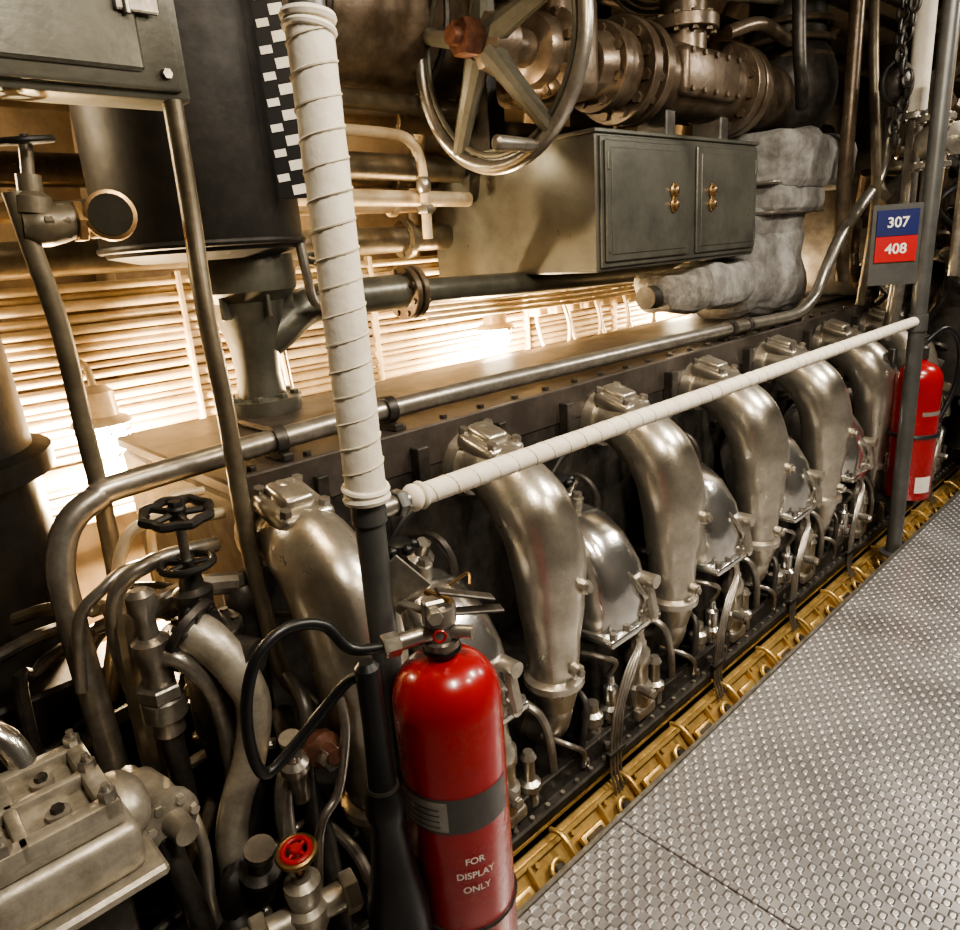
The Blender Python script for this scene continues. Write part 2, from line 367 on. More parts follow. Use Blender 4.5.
    b.cyl(c+V((-.03,0,-.17)),c,.013,BLACKM); b.lathe(c,(0.15,0,1),[(-.012,.02),(-.006,.034),(.014,.034),(.022,.018)],RUBBER,12)
    for k in range(6):
        a=PI*k/3; b.sph(c+V((math.cos(a)*.038,math.sin(a)*.038,0)),.015,RUBBER,8,6)
    b.lathe(c+V((-.03,0,-.22)),(0,0,1),[(0,.03),(.04,.035),(.06,.02)],STEEL,12)
    b.cyl(c+V((-.12,.05,-.1)),c+V((-.12,.05,.08)),.022,BLACKM,.016)
    b.tube([c+V((-.12,.13,-.05)),c+V((-.02,.14,-.03)),c+V((.03,.15,-.1)),c+V((.03,.13,-.2))],.012,DSTEEL,10)
    b.tube([c+V((-.12,-.12,-.0)),c+V((-.04,-.10,.02)),c+V((.01,-.05,-.05)),c+V((.02,-.03,-.15))],.014,DSTEEL,10)
    b.tube([c+V((-.12,.17,.06)),c+V((-.05,.12,.07)),c+V((-.04,.05,.04)),c+V((-.05,-.03,-.05))],.010,BLACKM,8)
    b.lathe(c+V((-.1,.11,-.16)),(.5,0,1),[(0,.03),(.05,.03),(.06,.04),(.09,.04),(.1,.02),(.14,.02)],STEEL,12)
    b.nut(c+V((-.1,-.05,-.08)),(1,0,0.3),.03,.05,STEEL)
    b.bb((-1.5,yc-.2,.86),(-1.47,yc-.17,1.0),DSTEEL,.003)
    b.bb((-1.5,yc+.1,.86),(-1.46,yc+.14,1.0),DSTEEL,.003)
    b.done(E)

# bilge side: gold painted casting with ribs, bosses and small pipes
b=B('bilge_side_panelling')
b.bb((-1.17,.2,-.42),(-1.15,6.6,-.062),BLACKM)
b.bb((-1.15,.2,-.33),(-.96,6.6,-.31),DARKW)
RT=Matrix.Rotation(.78,3,'Y')
b.box((-1.07,3.4,-.17),(.17,6.3,.012),YELLOW,.003,RT)
b.box((-1.105,3.4,-.118),(.018,6.3,.02),YELLOW,.004,RT)
for k in range(41):
    y=.30+k*.155
    b.box((-1.06,y,-.157),(.12,.012,.022),YELLOW,.003,RT)
    b.nut((-1.092,y+.03,-.127),(.7,0,.7),.009,.012,YELLOW)
    if k%2==0:
        b.box((-1.048,y+.078,-.150),(.06,.10,.020),YELLOW,.008,RT,2)
        b.box((-1.043,y+.078,-.143),(.035,.07,.016),BROWN if k%4 else YELLOW,.004,RT)
    else:
        b.torus((-1.05,y+.078,-.147),(.7,0,.7),.026,.007,YELLOW,22,8)
        b.cyl((-1.06,y+.078,-.157),(-1.043,y+.078,-.14),.016,DSTEEL,seg=12)
        b.tube([(-1.12,y+.12,-.085),(-1.08,y+.125,-.085),(-1.03,y+.125,-.125),(-.99,y+.125,-.2)],.008,YELLOW,8)
    if k%3==0: b.bb((-1.015,y+.12,-.115),(-.957,y+.14,-.085),YELLOW,.003)
for (x,z,r,m) in [(-1.135,-.075,.010,YELLOW),(-1.0,-.118,.008,YELLOW),(-.982,-.128,.008,YELLOW),(-1.015,-.158,.010,BROWN),(-.985,-.18,.016,YELLOW)]:
    b.tube([(x,.2,z),(x,6.6,z)],r,m,10,1)
b.done()

# ------------------------------------------------------------------ ledge pipe
b=B('coolant_pipe')
P=[(-1.5,.27,.30),(-1.53,.265,.60),(-1.56,.265,.86),(-1.58,.275,.95),(-1.59,.31,1.02),(-1.595,.37,1.055),(-1.6,.46,1.07),(-1.6,1.1,1.09),(-1.58,2.0,1.09),(-1.55,3.0,1.085),(-1.54,3.45,1.075),(-1.53,3.65,1.09),(-1.52,3.80,1.17),(-1.51,3.87,1.28),(-1.5,4.0,1.43),(-1.48,4.2,1.58),(-1.46,4.35,1.70),(-1.45,4.4,1.85),(-1.45,4.4,2.05)]
b.tube(P,.0285,STEEL,18,5)
for (y,z) in [(.78,1.082),(1.12,1.09),(2.95,1.085),(3.1,1.082)]:
    xx=-1.6 if y<2 else -1.552
    b.cyl((xx,y,z),(xx,y+.03,z),.038,DSTEEL); b.bb((xx-.05,y,1.035),(xx+.05,y+.03,1.055),DSTEEL,.003)
b.lathe((-1.5,.27,.36),(0,0,-1),[(0,.03),(.01,.045),(.05,.045),(.06,.036),(.1,.036),(.11,.05),(.14,.05)],STEEL,18)
b.done()

# ------------------------------------------------------------------ posts + handrail
def helix(b,p0,p1,R,pitch,r,m,ph=0):
    p0=V(p0);p1=V(p1);d=p1-p0;L=d.length;d.normalize();x,y=frame(d);n=int(L/pitch*14);pts=[]
    for i in range(n+1):
        a=2*PI*i/14+ph; pts.append(p0+d*(L*i/n)+(x*math.cos(a)+y*math.sin(a))*R*(1+.01*math.sin(i*.37)))
    b.tube(pts,r,m,5,1)
def wrapped(b,p0,p1,R,m,step=.028,am=.02):
    p0=V(p0);p1=V(p1);L=(p1-p0).length;n=int(L/step);prof=[]
    for i in range(n+1):
        prof.append((L*i/n,R*(1+random.uniform(-am,am))))
    b.lathe(p0,p1-p0,prof,m,22)
post=(-.99,.64)
b=B('handrail_post')
b.cyl((post[0],post[1],-.05),(post[0],post[1],2.8),.0265,GREYP,seg=24)
wrapped(b,(post[0],post[1],1.10),(post[0],post[1],1.835),.0345,WRAP)
helix(b,(post[0],post[1],1.11),(post[0],post[1],1.83),.035,.043,.0022,CORD)
b.torus((post[0],post[1],1.105),(0,0,1),.033,.009,WRAP,24,8); b.torus((post[0],post[1],1.122),(0.15,0,1),.036,.006,WRAP,24,8); b.torus((post[0],post[1],1.83),(0,0.1,1),.033,.008,WRAP,24,8)
b.torus((post[0],post[1],1.815),(0,0.2,1),.034,.006,WRAP,24,8)
b.cyl((post[0],post[1],1.06),(post[0],post[1],1.10),.031,GREYP,seg=20)
b.cyl((post[0],post[1]+.02,1.075),(post[0],post[1]+.10,1.075),.017,STEEL)
b.nut((post[0],post[1]+.065,1.075),(0,1,0),.026,.02,GREYP)
b.lathe((post[0],post[1],-.05),(0,0,1),[(0,.05),(.012,.05),(.02,.03)],GREYP,20)
b.done()
rp=(-.985,3.56)
b=B('handrail_post')
b.cyl((rp[0],rp[1],-.05),(rp[0],rp[1],2.8),.033,GREYP,seg=24)
b.lathe((rp[0],rp[1],-.05),(0,0,1),[(0,.06),(.015,.06),(.02,.036)],GREYP,20)
b.cyl((rp[0],rp[1],1.02),(rp[0],rp[1],1.09),.04,GREYP,seg=20)
b.done()
b=B('wrapped_handrail')
wrapped(b,(-.99,.735,1.075),(-.99,3.62,1.062),.0215,WRAP,.04)
helix(b,(-.99,.75,1.075),(-.99,3.6,1.062),.0215,.055,.0013,CORD)
b.sph((-.99,.738,1.075),(.026,.020,.026),WRAP); b.torus((-.99,.755,1.075),(0,1,0),.0225,.005,WRAP,20,8); b.sph((-.99,3.62,1.062),(.025,.015,.025),WRAP)
b.done()

# ------------------------------------------------------------------ extinguishers
def wraptext(b,body,size,c,R,ang,z,m):
    vs,fs=textmesh(body,size); out=[]
    for v in vs:
        a=ang+v.x/R; out.append((c[0]+math.cos(a)*(R+.0008),c[1]+math.sin(a)*(R+.0008),z+v.y))
    b.add(out,fs,m)
def band(b,c,R,z0,z1,a0,a1,m,n=24):
    vs=[];fs=[]
    for i in range(n+1):
        a=a0+(a1-a0)*i/n
        for z in(z0,z1): vs.append((c[0]+math.cos(a)*R,c[1]+math.sin(a)*R,z))
    for i in range(n): fs.append((2*i,2*i+2,2*i+3,2*i+1))
    b.add(vs,fs,m)
def bodyprof(R,H):
    p=[(0,R*.8),(.01,R*.95),(.03,R),(H-R*1.15,R)]
    for i in range(1,9):
        t=i/9*PI/2; p.append((H-R*1.15+R*.85*math.sin(t),R*.3+R*.7*math.cos(t)))
    p+=[(H-R*.25,R*.27),(H,R*.25)]
    return p
c=(-.875,.682); R=.098
EX=empty('fire_extinguisher')
b=B('cylinder'); b.lathe((c[0],c[1],.005),(0,0,1),bodyprof(R,.845),RED,56)
band(b,c,R+.001,.525,.598,-2.6,.45,LABEL,40); band(b,c,R+.0015,.530,.592,-2.2,-.85,SILVERL,20)
for k in range(4): band(b,c,R+.002,.538+k*.012,.541+k*.012,-1.9,-1.0,LABEL,10)
b.torus((c[0],c[1],.30),(0,0,1),R+.001,.004,DSTEEL,40,6)
va=-.44
wraptext(b,'FOR',.0195,c,R+.0015,va,.462,WHITE); wraptext(b,'DISPLAY',.0195,c,R+.0015,va,.431,WHITE); wraptext(b,'ONLY',.0195,c,R+.0015,va,.400,WHITE)
b.done(EX,40)
b=B('valve_head')
x,y=c
b.lathe((x,y,.835),(0,0,1),[(0,.03),(.008,.032),(.02,.032),(.022,.024),(.05,.022),(.055,.03),(.085,.03),(.09,.018)],STEEL,20)
b.torus((x,y,.838),(0,0,1),.029,.006,RUBBER,24,8)
b.cyl((x,y,.872),(x-.03,y-.085,.870),.015,STEEL); b.nut((x-.03,y-.085,.870),(-.3,-.85,0),.021,.03,ALU)
b.cyl((x,y,.872),(x+.05,y+.03,.872),.012,STEEL)
b.box((x+.02,y+.055,.893),(.026,.12,.006),DSTEEL,.002,Matrix.Rotation(-.45,3,'Z')@Matrix.Rotation(-.15,3,'X'))
b.box((x+.015,y+.05,.925),(.026,.11,.006),DSTEEL,.002,Matrix.Rotation(-.4,3,'Z')@Matrix.Rotation(-.35,3,'X'))
b.box((x,y-.01,.912),(.03,.04,.05),STEEL,.004,Matrix.Rotation(-.4,3,'Z'))
b.nut((x+.02,y-.025,.915),(1,-.6,0),.014,.02,ALU)
b.cyl((x-.03,y,.935),(x+.03,y+.005,.935),.006,BRASS); b.tube([(x+.0,y+.03,.945),(x+.02,y+.055,.965),(x+.04,y+.04,.955)],.003,BRASS,6)
b.box((x-.09,y-.015,.935),(.004,.085,.085),STEEL,.002,Matrix.Rotation(-.75,3,'Z')@Matrix.Rotation(.75,3,'X'))
b.box((x-.05,y-.015,.905),(.07,.02,.006),STEEL,.002,Matrix.Rotation(.1,3,'Z'))
b.torus((x+.035,y-.03,.885),(1,-.6,0),.010,.0025,RED,20,6)
b.done(EX)
b=B('hose')
b.tube([(x-.03,y-.09,.870),(x-.05,y-.15,.885),(-.945,.50,.935),(-.95,.44,.955),(-.95,.385,.93),(-.95,.355,.86),(-.95,.35,.78),(-.95,.365,.73),(-.95,.41,.745),(-.94,.47,.79),(-.92,.52,.835),(-.89,.535,.83),(-.88,.54,.76)],.0095,RUBBER,12,7)
b.done(EX)
b=B('discharge_horn')
b.lathe((-.88,.53,.88),(0,0,-1),[(0,.012),(.01,.02),(.12,.020),(.24,.024),(.26,.033),(.29,.035),(.31,.03),(.40,.038),(.50,.056),(.58,.058),(.66,.060),(.66,.056)],RUBBER,26)
b.torus((-.88,.53,.64),(0,0,1),.024,.005,DSTEEL,20,6)
b.done(EX)

EX=empty('fire_extinguisher')
c=(-1.02,3.80); R=.100
b=B('cylinder'); b.lathe((c[0],c[1],.17),(0,0,1),bodyprof(R,.70),RED,40)
b.torus((c[0],c[1],.50),(0,0,1),R+.002,.010,RUBBER,40,8)
band(b,c,R+.001,.22,.30,-1.0,-.2,WHITE); band(b,c,R+.001,.60,.62,-1.0,.2,SILVERL)
b.lathe((c[0],c[1],.86),(0,0,1),[(0,.03),(.05,.03),(.06,.02),(.09,.02)],DSTEEL,16)
b.box((c[0],c[1]-.03,.96),(.03,.16,.01),DSTEEL,.002)
b.tube([(c[0],c[1],.92),(c[0]+.06,c[1]+.1,.99),(c[0]+.10,c[1]+.2,.9),(c[0]+.1,c[1]+.22,.7),(c[0]+.05,c[1]+.15,.5)],.012,RUBBER)
b.bb((c[0]-.14,c[1]-.02,.0),(c[0]-.11,c[1]+.02,.9),DSTEEL,.004); b.bb((c[0]-.14,c[1]-.06,.14),(c[0]+.05,c[1]+.06,.17),DSTEEL,.004)
b.done(EX,40)

# ------------------------------------------------------------------ sign
b=B('compartment_number_sign')
c=V((-1.075,3.47,1.40)); nrm=V((.62,-.78,0)); tx=V((.78,.62,0))
def panel(w,h,dz,m,off):
    vs=[c+tx*sx*w/2+V((0,0,dz+sz*h/2))+nrm*o for o in(off-.004,off) for (sx,sz) in((-1,-1),(1,-1),(1,1),(-1,1))]
    b.add(vs,[(4,5,6,7),(3,2,1,0),(0,1,5,4),(1,2,6,5),(2,3,7,6),(3,0,4,7)],m)
panel(.20,.33,-.01,GREYP,0); panel(.165,.105,.08,BLUE,.006); panel(.165,.105,-.027,SRED,.006)
for t,dz in (('307',.08),('408',-.027)):
    vs,fs=textmesh(t,.058); b.add([c+tx*v.x+V((0,0,dz+v.y))+nrm*.0075 for v in vs],fs,WHITE)
b.cyl(c-nrm*.01+V((0,0,.1)),V((rp[0],rp[1],1.5)),.008,GREYP); b.cyl(c-nrm*.01+V((0,0,-.1)),V((rp[0],rp[1],1.3)),.008,GREYP)
b.done()

# ------------------------------------------------------------------ locker & wheel valve
b=B('tool_locker')
b.bb((-2.62,2.23,1.38),(-1.70,3.45,1.87),LOCK,.006)
b.bb((-2.63,2.22,1.865),(-1.69,3.46,1.88),LOCK,.003)
b.bb((-1.702,2.245,1.395),(-1.688,3.435,1.855),LOCK,.003)
for (a,e) in ((2.26,2.83),(2.89,3.42)):
    b.bb((-1.69,a,1.415),(-1.676,e,1.84),LOCK,.004)
    b.bb((-1.678,a+.03,1.44),(-1.672,e-.03,1.815),LOCK,.003)
for y in (2.70,3.0):
    for dz in (.02,-.035):
        b.lathe((-1.674,y,1.645+dz),(1,0,0),[(0,.028),(.008,.028),(.012,.021),(.022,.017),(.026,.010)],BRASS,22)
        b.box((-1.648,y,1.645+dz),(.004,.006,.018),RUBBER,.001)
    b.box((-1.668,y,1.64),(.010,.03,.11),BRASS,.003)
for y in (2.275,3.41):
    for z in (1.48,1.77): b.cyl((-1.68,y,z-.03),(-1.68,y,z+.03),.009,LOCK)
b.bb((-2.6,2.4,1.88),(-2.4,2.5,2.8),DSTEEL); b.bb((-2.6,3.2,1.88),(-2.4,3.3,2.8),DSTEEL)
b.done()

b=B('main_valve_handwheel')
wc=V((-1.88,1.93,2.15))
b.torus(wc,(0,1,0),.385,.024,STEEL,72,14); b.torus(wc,(0,1,0),.345,.010,GREEN,60,8)
for k in range(5):
    a=2*PI*k/5+.35; d=V((math.cos(a),0,math.sin(a)))
    b.tube([wc+d*.05+V((0,-.05,0)),wc+d*.2+V((0,-.03,0)),wc+d*.38],[.045,.034,.026],GREEN,10,4)
b.lathe(wc+V((0,-.09,0)),(0,1,0),[(0,.05),(.02,.085),(.12,.10),(.16,.06)],BROWN,24)
b.nut(wc+V((0,-.13,0)),(0,1,0),.06,.07,RUST); b.cyl(wc+V((0,-.2,0)),wc+V((0,-.1,0)),.028,RUST)
b.cyl(wc,wc+V((0,.55,0)),.06,BROWN)
h=wc+V((.18,0,-.34))
b.cyl(h+V((0,.02,0)),h+V((0,-.04,0)),.016,STEEL); b.lathe(h+V((0,-.03,0)),(0,-1,0),[(0,.012),(.01,.02),(.14,.024),(.17,.024),(.18,.014)],STEEL,16)
b.done()
b=B('main_seawater_valve')
c=V((-1.88,0,2.13)); A=(0,1,0)
b.box(c+V((-.08,2.28,.05)),(.34,.26,.36),BROWN,.05,None,3)
b.lathe(c+V((0,2.08,.02)),A,[(0,.07),(.02,.11),(.05,.12),(.08,.12),(.10,.15),(.12,.15)],BROWN,28)
for k in range(8):
    a=PI*k/4+.2; b.nut(c+V((.13*math.cos(a),2.165,.02+.13*math.sin(a))),A,.016,.03,BROWN)
b.lathe(c+V((-.08,2.28,.2)),(0,0,1),[(0,.13),(.1,.13),(.11,.16),(.15,.16),(.16,.09),(.5,.09)],BROWN,24)
b.lathe(c+V((0,2.40,0)),A,[(0,.1),(.1,.15),(.18,.15)],BROWN,28)
b.flange(c+V((0,2.62,0)),A,.195,.05,BROWN,12); b.flange(c+V((0,2.71,0)),A,.195,.05,BROWN,12)
b.flange(c+V((0,2.48,0)),A,.16,.04,BROWN,8)
b.lathe(c+V((0,2.72,0)),A,[(0,.12),(.1,.135),(.2,.15),(.6,.15),(.68,.155),(.7,.155)],BROWN,32)
b.flange(c+V((0,3.45,0)),A,.2,.06,BROWN,12); b.flange(c+V((0,3.53,0)),A,.2,.06,BROWN,12)
b.lathe(c+V((0,3.48,0)),A,[(0,.14),(.1,.15),(.55,.15)],BROWN,32)
b.tube([c+V((0,3.1,.1)),c+V((0,3.1,.5)),c+V((0,3.1,.68))],.1,BROWN,20); b.flange(c+V((0,3.1,.22)),(0,0,1),.15,.05,BROWN,10)
b.sph(c+V((0,4.1,.05)),(.26,.26,.3),DSTEEL); b.cyl(c+V((0,4.1,.05)),c+V((0,4.1,.68)),.19,DSTEEL)
for k in range(4): b.torus(c+V((0,4.1,.1+.08*k)),(0,0,1),.22,.016,BROWN,32,8)
b.tube([c+V((.1,3.3,.2)),c+V((.15,3.5,.25)),c+V((.15,3.8,.22)),c+V((.1,4.,.3))],.03,BROWN)
b.bb((c.x+.02,2.86,c.z-.09),(c.x+.165,3.32,c.z+.10),BROWN,.03,3)
for k in range(5):
    b.nut((c.x+.168,2.90+k*.095,c.z+.075),(1,0,0),.012,.014,BROWN); b.nut((c.x+.168,2.90+k*.095,c.z-.065),(1,0,0),.012,.014,BROWN)
b.tube([c+V((.05,2.6,.25)),c+V((.08,2.9,.32)),c+V((.1,3.3,.34)),c+V((.1,3.8,.4))],.018,OLIVE)
b.bb((-1.95,2.85,1.88),(-1.8,2.92,2.0),DSTEEL,.006); b.bb((-1.95,3.3,1.88),(-1.8,3.37,2.0),DSTEEL,.006)
b.done()
b=B('compressed_air_tank')
b.lathe((-2.45,1.25,2.35),(0,1,0),[(0,.05),(.03,.16),(.09,.24),(.2,.27),(.9,.27),(1.0,.24),(1.06,.15)],BROWN,32)
for y in(1.5,2.0): b.torus((-2.45,y,2.35),(0,1,0),.272,.014,DSTEEL,40,6)
b.bb((-2.6,1.4,2.55),(-2.3,1.45,2.85),DSTEEL); b.bb((-2.6,2.0,2.55),(-2.3,2.05,2.85),DSTEEL)
b.tube([(-2.15,1.25,2.8),(-2.15,1.27,2.2),(-2.2,1.3,1.95)],.03,BROWN)
b.tube([(-2.15,1.42,2.8),(-2.15,1.43,2.3),(-2.2,1.45,2.0)],.018,OLIVE)
b.done()
b=B('vent_fan_guard')
for r in (.05,.08,.11,.14,.17,.2): b.torus((-1.95,3.0,2.58),(.4,-.5,-.6),r,.006,BROWN,36,6)
b.lathe((-1.95,3.0,2.58),(-.4,.5,.6),[(.01,.21),(.08,.21),(.16,.1)],DSTEEL,30)
b.done()

# lagged exhaust (blocky insulated duct)
b=B('lagged_exhaust_duct')
b.bb((-2.1,3.50,1.04),(-1.70,4.15,1.50),LAG,.10,3,.03)
b.bb((-2.05,3.56,1.40),(-1.72,4.10,1.60),LAG,.07,3,.02)
b.bb((-2.05,3.62,1.56),(-1.66,4.25,1.74),LAG,.06,3,.02)
b.bb((-2.1,3.60,1.68),(-1.62,4.50,1.95),LAG,.08,3,.03)
for z in (1.56,1.70): b.bb((-2.06,3.58,z),(-1.67,4.2,z+.015),STEEL,.004)
b.bb((-1.95,3.1,1.14),(-1.70,3.55,1.36),LAG,.06,3,.025)
b.bb((-1.93,2.78,1.15),(-1.72,3.14,1.34),LAGB,.05,3,.025)
b.lathe((-1.82,2.72,1.24),(0,1,0),[(0,.05),(.1,.05)],DSTEEL,16)
b.done(ang=60)

# ------------------------------------------------------------------ vertical tank + valve on ledge
b=B('vertical_filter_tank')
b.lathe((-2.1,.92,1.52),(0,0,1),[(0,.18),(.02,.262),(.05,.275),(1.25,.275)],BLACKM,48)
b.torus((-2.1,.92,1.56),(0,0,1),.275,.01,BLACKM,48,8)
b.lathe((-2.1,1.02,1.055),(0,0,1),[(0,.115),(.02,.12),(.045,.12),(.05,.075),(.12,.068),(.2,.075),(.26,.09),(.34,.11),(.37,.15),(.42,.155),(.47,.15)],GREEN,30)
for k in range(8):
    a=PI*k/4+.2; b.nut((-2.1+.098*math.cos(a),1.02+.098*math.sin(a),1.105),(0,0,1),.015,.02,GREEN)
for k in range(6):
    a=PI*k/3; d=V((math.cos(a),math.sin(a),0)); b.box(V((-2.1,1.02,1.42))+d*.1,(.07,.012,.14),GREEN,.002,Matrix.Rotation(a,3,'Z'))
b.tube([(-2.1,1.02,1.25),(-2.08,1.1,1.3),(-2.08,1.2,1.36),(-2.1,1.32,1.37)],.06,GREEN,18)
b.tube([(-1.92,1.12,1.55),(-1.92,1.13,1.45),(-1.95,1.16,1.38),(-2.0,1.25,1.35)],.014,STEEL,10)
b.done()
b=B('raw_water_pipe')
b.tube([(-2.1,1.3,1.375),(-2.1,2.2,1.35),(-2.1,3.45,1.32)],.045,GREEN,20,3)
b.flange((-2.1,1.62,1.365),(0,1,0),.095,.025,BROWN,8); b.flange((-2.1,1.655,1.365),(0,1,0),.095,.025,BROWN,8)
b.lathe((-2.1,1.3,1.372),(0,1,0),[(0,.06),(.3,.06),(.33,.07)],GREEN,20)
b.flange((-2.1,1.34,1.372),(0,1,0),.08,.025,GREEN,6)
b.wheel((-2.0,1.25,1.5),(.3,0,1),.06,.008,GREEN,4); b.cyl((-2.02,1.25,1.36),(-2.0,1.25,1.5),.012,STEEL)
b.done()
b=B('measuring_staff')
c=V((-1.80,1.05,1.66)); R0=Matrix.Rotation(-.6,3,'Z')
b.box(c+V((0,0,.6)),(.012,.076,1.2),RUBBER,.001,R0)
for k in range(40):
    z=.022+k*.03
    off=-.017 if k%2 else .019
    b.box(c+V((0,0,z))+R0@V((.0065,off,0)),(.003,.030 if k%2 else .034,.018 if k%2 else .024),WHITE,0,R0@Matrix.Rotation(.12,3,'X'))
b.done()

# ------------------------------------------------------------------ left side
b=B('electrical_junction_box')
b.bb((-1.62,-.25,1.815),(-1.52,.69,2.5),GREEN,.01,2)
b.bb((-1.53,-.24,1.83),(-1.505,.67,2.49),GREEN,.008,2)
b.bb((-1.507,-.2,1.86),(-1.495,.60,2.46),GREEN,.006)
b.box((-1.49,.60,1.985),(.012,.08,.06),STEEL,.003); b.cyl((-1.485,.58,1.95),(-1.485,.58,2.02),.007,STEEL)
for z in(1.86,2.2): b.nut((-1.50,.64,z),(1,0,0),.01,.01,STEEL)
b.bb((-1.62,-.25,2.45),(-1.55,-.2,2.85),DSTEEL)
b.bb((-1.70,-.3,1.86),(-1.62,.72,2.85),DSTEEL,.01)
b.done()
b=B('olive_conduit')
b.tube([(-1.535,.655,1.82),(-1.53,.65,1.6),(-1.50,.632,1.42),(-1.47,.625,1.2),(-1.44,.61,.95),(-1.42,.61,.75),(-1.40,.62,.60),(-1.36,.66,.5)],.0195,OLIVE,16,6)
b.done()
b=B('olive_conduit')
b.tube([(-1.62,.36,1.66),(-1.62,.37,1.55),(-1.62,.385,1.4),(-1.62,.385,1.2),(-1.62,.385,1.0),(-1.62,.37,.8),(-1.6,.3,.6)],.019,OLIVE,16,6)
b.done()
b=B('angle_stop_valve')
b.tube([(-1.62,.36,1.60),(-1.62,.4,1.6),(-1.63,.5,1.62)],[.03,.04,.03],OLIVE,16,4)
b.lathe((-1.60,.515,1.61),(1,-.25,.1),[(-.05,.03),(0,.042),(.01,.048),(.03,.048),(.032,.04)],BRASS,24); b.lathe((-1.60,.515,1.61),(1,-.25,.1),[(.02,.038),(.034,.040)],GLASS,24)
for k in range(4): b.nut((-1.62,.40+k*.03,1.605),(0,1,0),.042-.005*(k%2),.018,BRASS if k==2 else OLIVE)
b.cyl((-1.62,.38,1.6),(-1.62,.40,1.75),.012,OLIVE); b.wheel((-1.62,.40,1.75),(.1,-.1,1),.045,.007,BLACKM,4)
b.lathe((-1.62,.385,1.62),(0,.1,1),[(0,.035),(.03,.035),(.04,.022),(.07,.022)],OLIVE,16)
b.done()
b=B('dark_standpipe')
b.lathe((-2.1,.07,-.5),(0,0,1),[(0,.3),(1.55,.3),(1.56,.34),(1.61,.34),(1.62,.3),(1.9,.29),(1.95,.22)],BLACKM,40)
b.done()

b=B('valve_manifold')
c=V((-1.40,.46,0))
b.wheel(c+V((0,0,1.04)),(.15,0,1),.062,.010,BLACKM,5,.018,True)
b.cyl(c+V((0,0,.9)),c+V((0,0,1.05)),.010,STEEL); b.nut(c+V((0,0,1.055)),(0,0,1),.014,.02,BLACKM)
b.lathe(c+V((0,0,.70)),(0,0,1),[(0,.05),(.05,.05),(.06,.075),(.085,.075),(.09,.045),(.13,.035),(.17,.04),(.18,.025),(.22,.02)],DSTEEL,24)
b.flange(c+V((0,0,.775)),(0,0,1),.085,.02,DSTEEL,8)
b.wheel(c+V((0,0,.93)),(0,0,1),.05,.008,BLACKM,5,.015)
b.tube([c+V((.0,0,.68)),c+V((-.02,0,.55)),c+V((-.05,.02,.4)),c+V((-.05,.02,-.3))],.045,DSTEEL,18)
b.tube([c+V((-.1,.0,.74)),c+V((0,0,.74)),c+V((.12,.06,.73))],.04,DSTEEL,18)
d=V((-1.38,.355,0))
b.lathe(d+V((0,0,.60)),(0,0,1),[(0,.03),(.03,.03),(.04,.042),(.08,.042),(.09,.03),(.16,.03),(.17,.036),(.21,.036),(.22,.02),(.26,.018),(.28,.028),(.31,.028),(.32,.015)],STEEL,18)
b.nut(d+V((0,0,.70)),(0,0,1),.046,.03,STEEL)
b.tube([d+V((.0,0,.76)),d+V((.04,.03,.77)),d+V((.06,.07,.70)),d+V((.05,.09,.58)),d+V((.04,.09,.4)),d+V((.04,.09,.1))],.018,STEEL,14)
b.tube([d+V((0,0,.6)),d+V((0,0,.4)),d+V((-.02,-.02,.1))],.022,DSTEEL,14)
b.tube([(-1.50,.33,.66),(-1.48,.32,.80),(-1.46,.34,.90),(-1.45,.40,.935),(-1.47,.48,.93),(-1.5,.56,.91)],.017,STEEL,14)
b.tube([(-1.54,.40,.70),(-1.54,.36,.86),(-1.53,.39,.97),(-1.52,.45,1.0),(-1.52,.52,.98),(-1.52,.6,.97)],.013,CREAM,12)
b.tube([(-1.50,.24,.7),(-1.50,.27,.85),(-1.49,.32,.90),(-1.5,.38,.92),(-1.52,.5,.90)],.012,STEEL,12)
b.tube([(-1.56,.45,.75),(-1.56,.45,.95),(-1.56,.50,1.02),(-1.56,.58,1.02)],.010,CREAM,10)
b.tube([(-1.36,.43,.80),(-1.33,.45,.78),(-1.29,.475,.72),(-1.27,.49,.64),(-1.26,.46,.54),(-1.25,.41,.46),(-1.24,.38,.36),(-1.24,.37,.1)],[.046,.042,.038,.035,.034,.032,.032,.032],CAST,20,6)
b.flange((-1.365,.43,.81),(-.6,-.4,.5),.065,.02,DSTEEL,8)
b.done()

b=B('silver_pump_casing')
b.bb((-1.30,-.2,.60),(-1.05,.20,.69),CAST,.022,3)
b.bb((-1.285,-.19,.69),(-1.065,.185,.712),CAST,.008,2)
for (lo,hi) in [((-1.285,-.19),(-1.255,.185)),((-1.095,-.19),(-1.065,.185)),((-1.285,.155),(-1.065,.185)),((-1.285,.045),(-1.065,.065)),((-1.285,-.09),(-1.065,-.07)),((-1.19,-.19),(-1.17,.16))]:
    b.bb((lo[0],lo[1],.705),(hi[0],hi[1],.735),CAST,.006,2)
b.bb((-1.32,-.22,.585),(-1.03,.22,.607),CAST,.006)
for (x,y) in [(-1.27,.17),(-1.08,.17),(-1.08,.03),(-1.27,.03),(-1.08,-.1),(-1.27,-.1),(-1.18,.17)]:
    b.nut((x,y,.742),(0,0,1),.013,.018,STEEL); b.cyl((x,y,.735),(x,y,.762),.006,STEEL)
for (x,y) in [(-1.23,.11),(-1.13,.11),(-1.13,-.01),(-1.23,-.02)]:
    b.cyl((x,y,.70),(x,y,.722),.018,CAST,seg=16); b.nut((x,y,.725),(0,0,1),.010,.012,DSTEEL)
b.sph((-1.18,.20,.64),(.07,.045,.055),CAST)
b.bb((-1.28,-.18,.2),(-1.08,.17,.6),DSTEEL,.02,2)
b.cyl((-1.10,-.04,.65),(-1.03,-.04,.65),.03,CAST); b.nut((-1.03,-.04,.65),(1,0,0),.03,.02,STEEL)
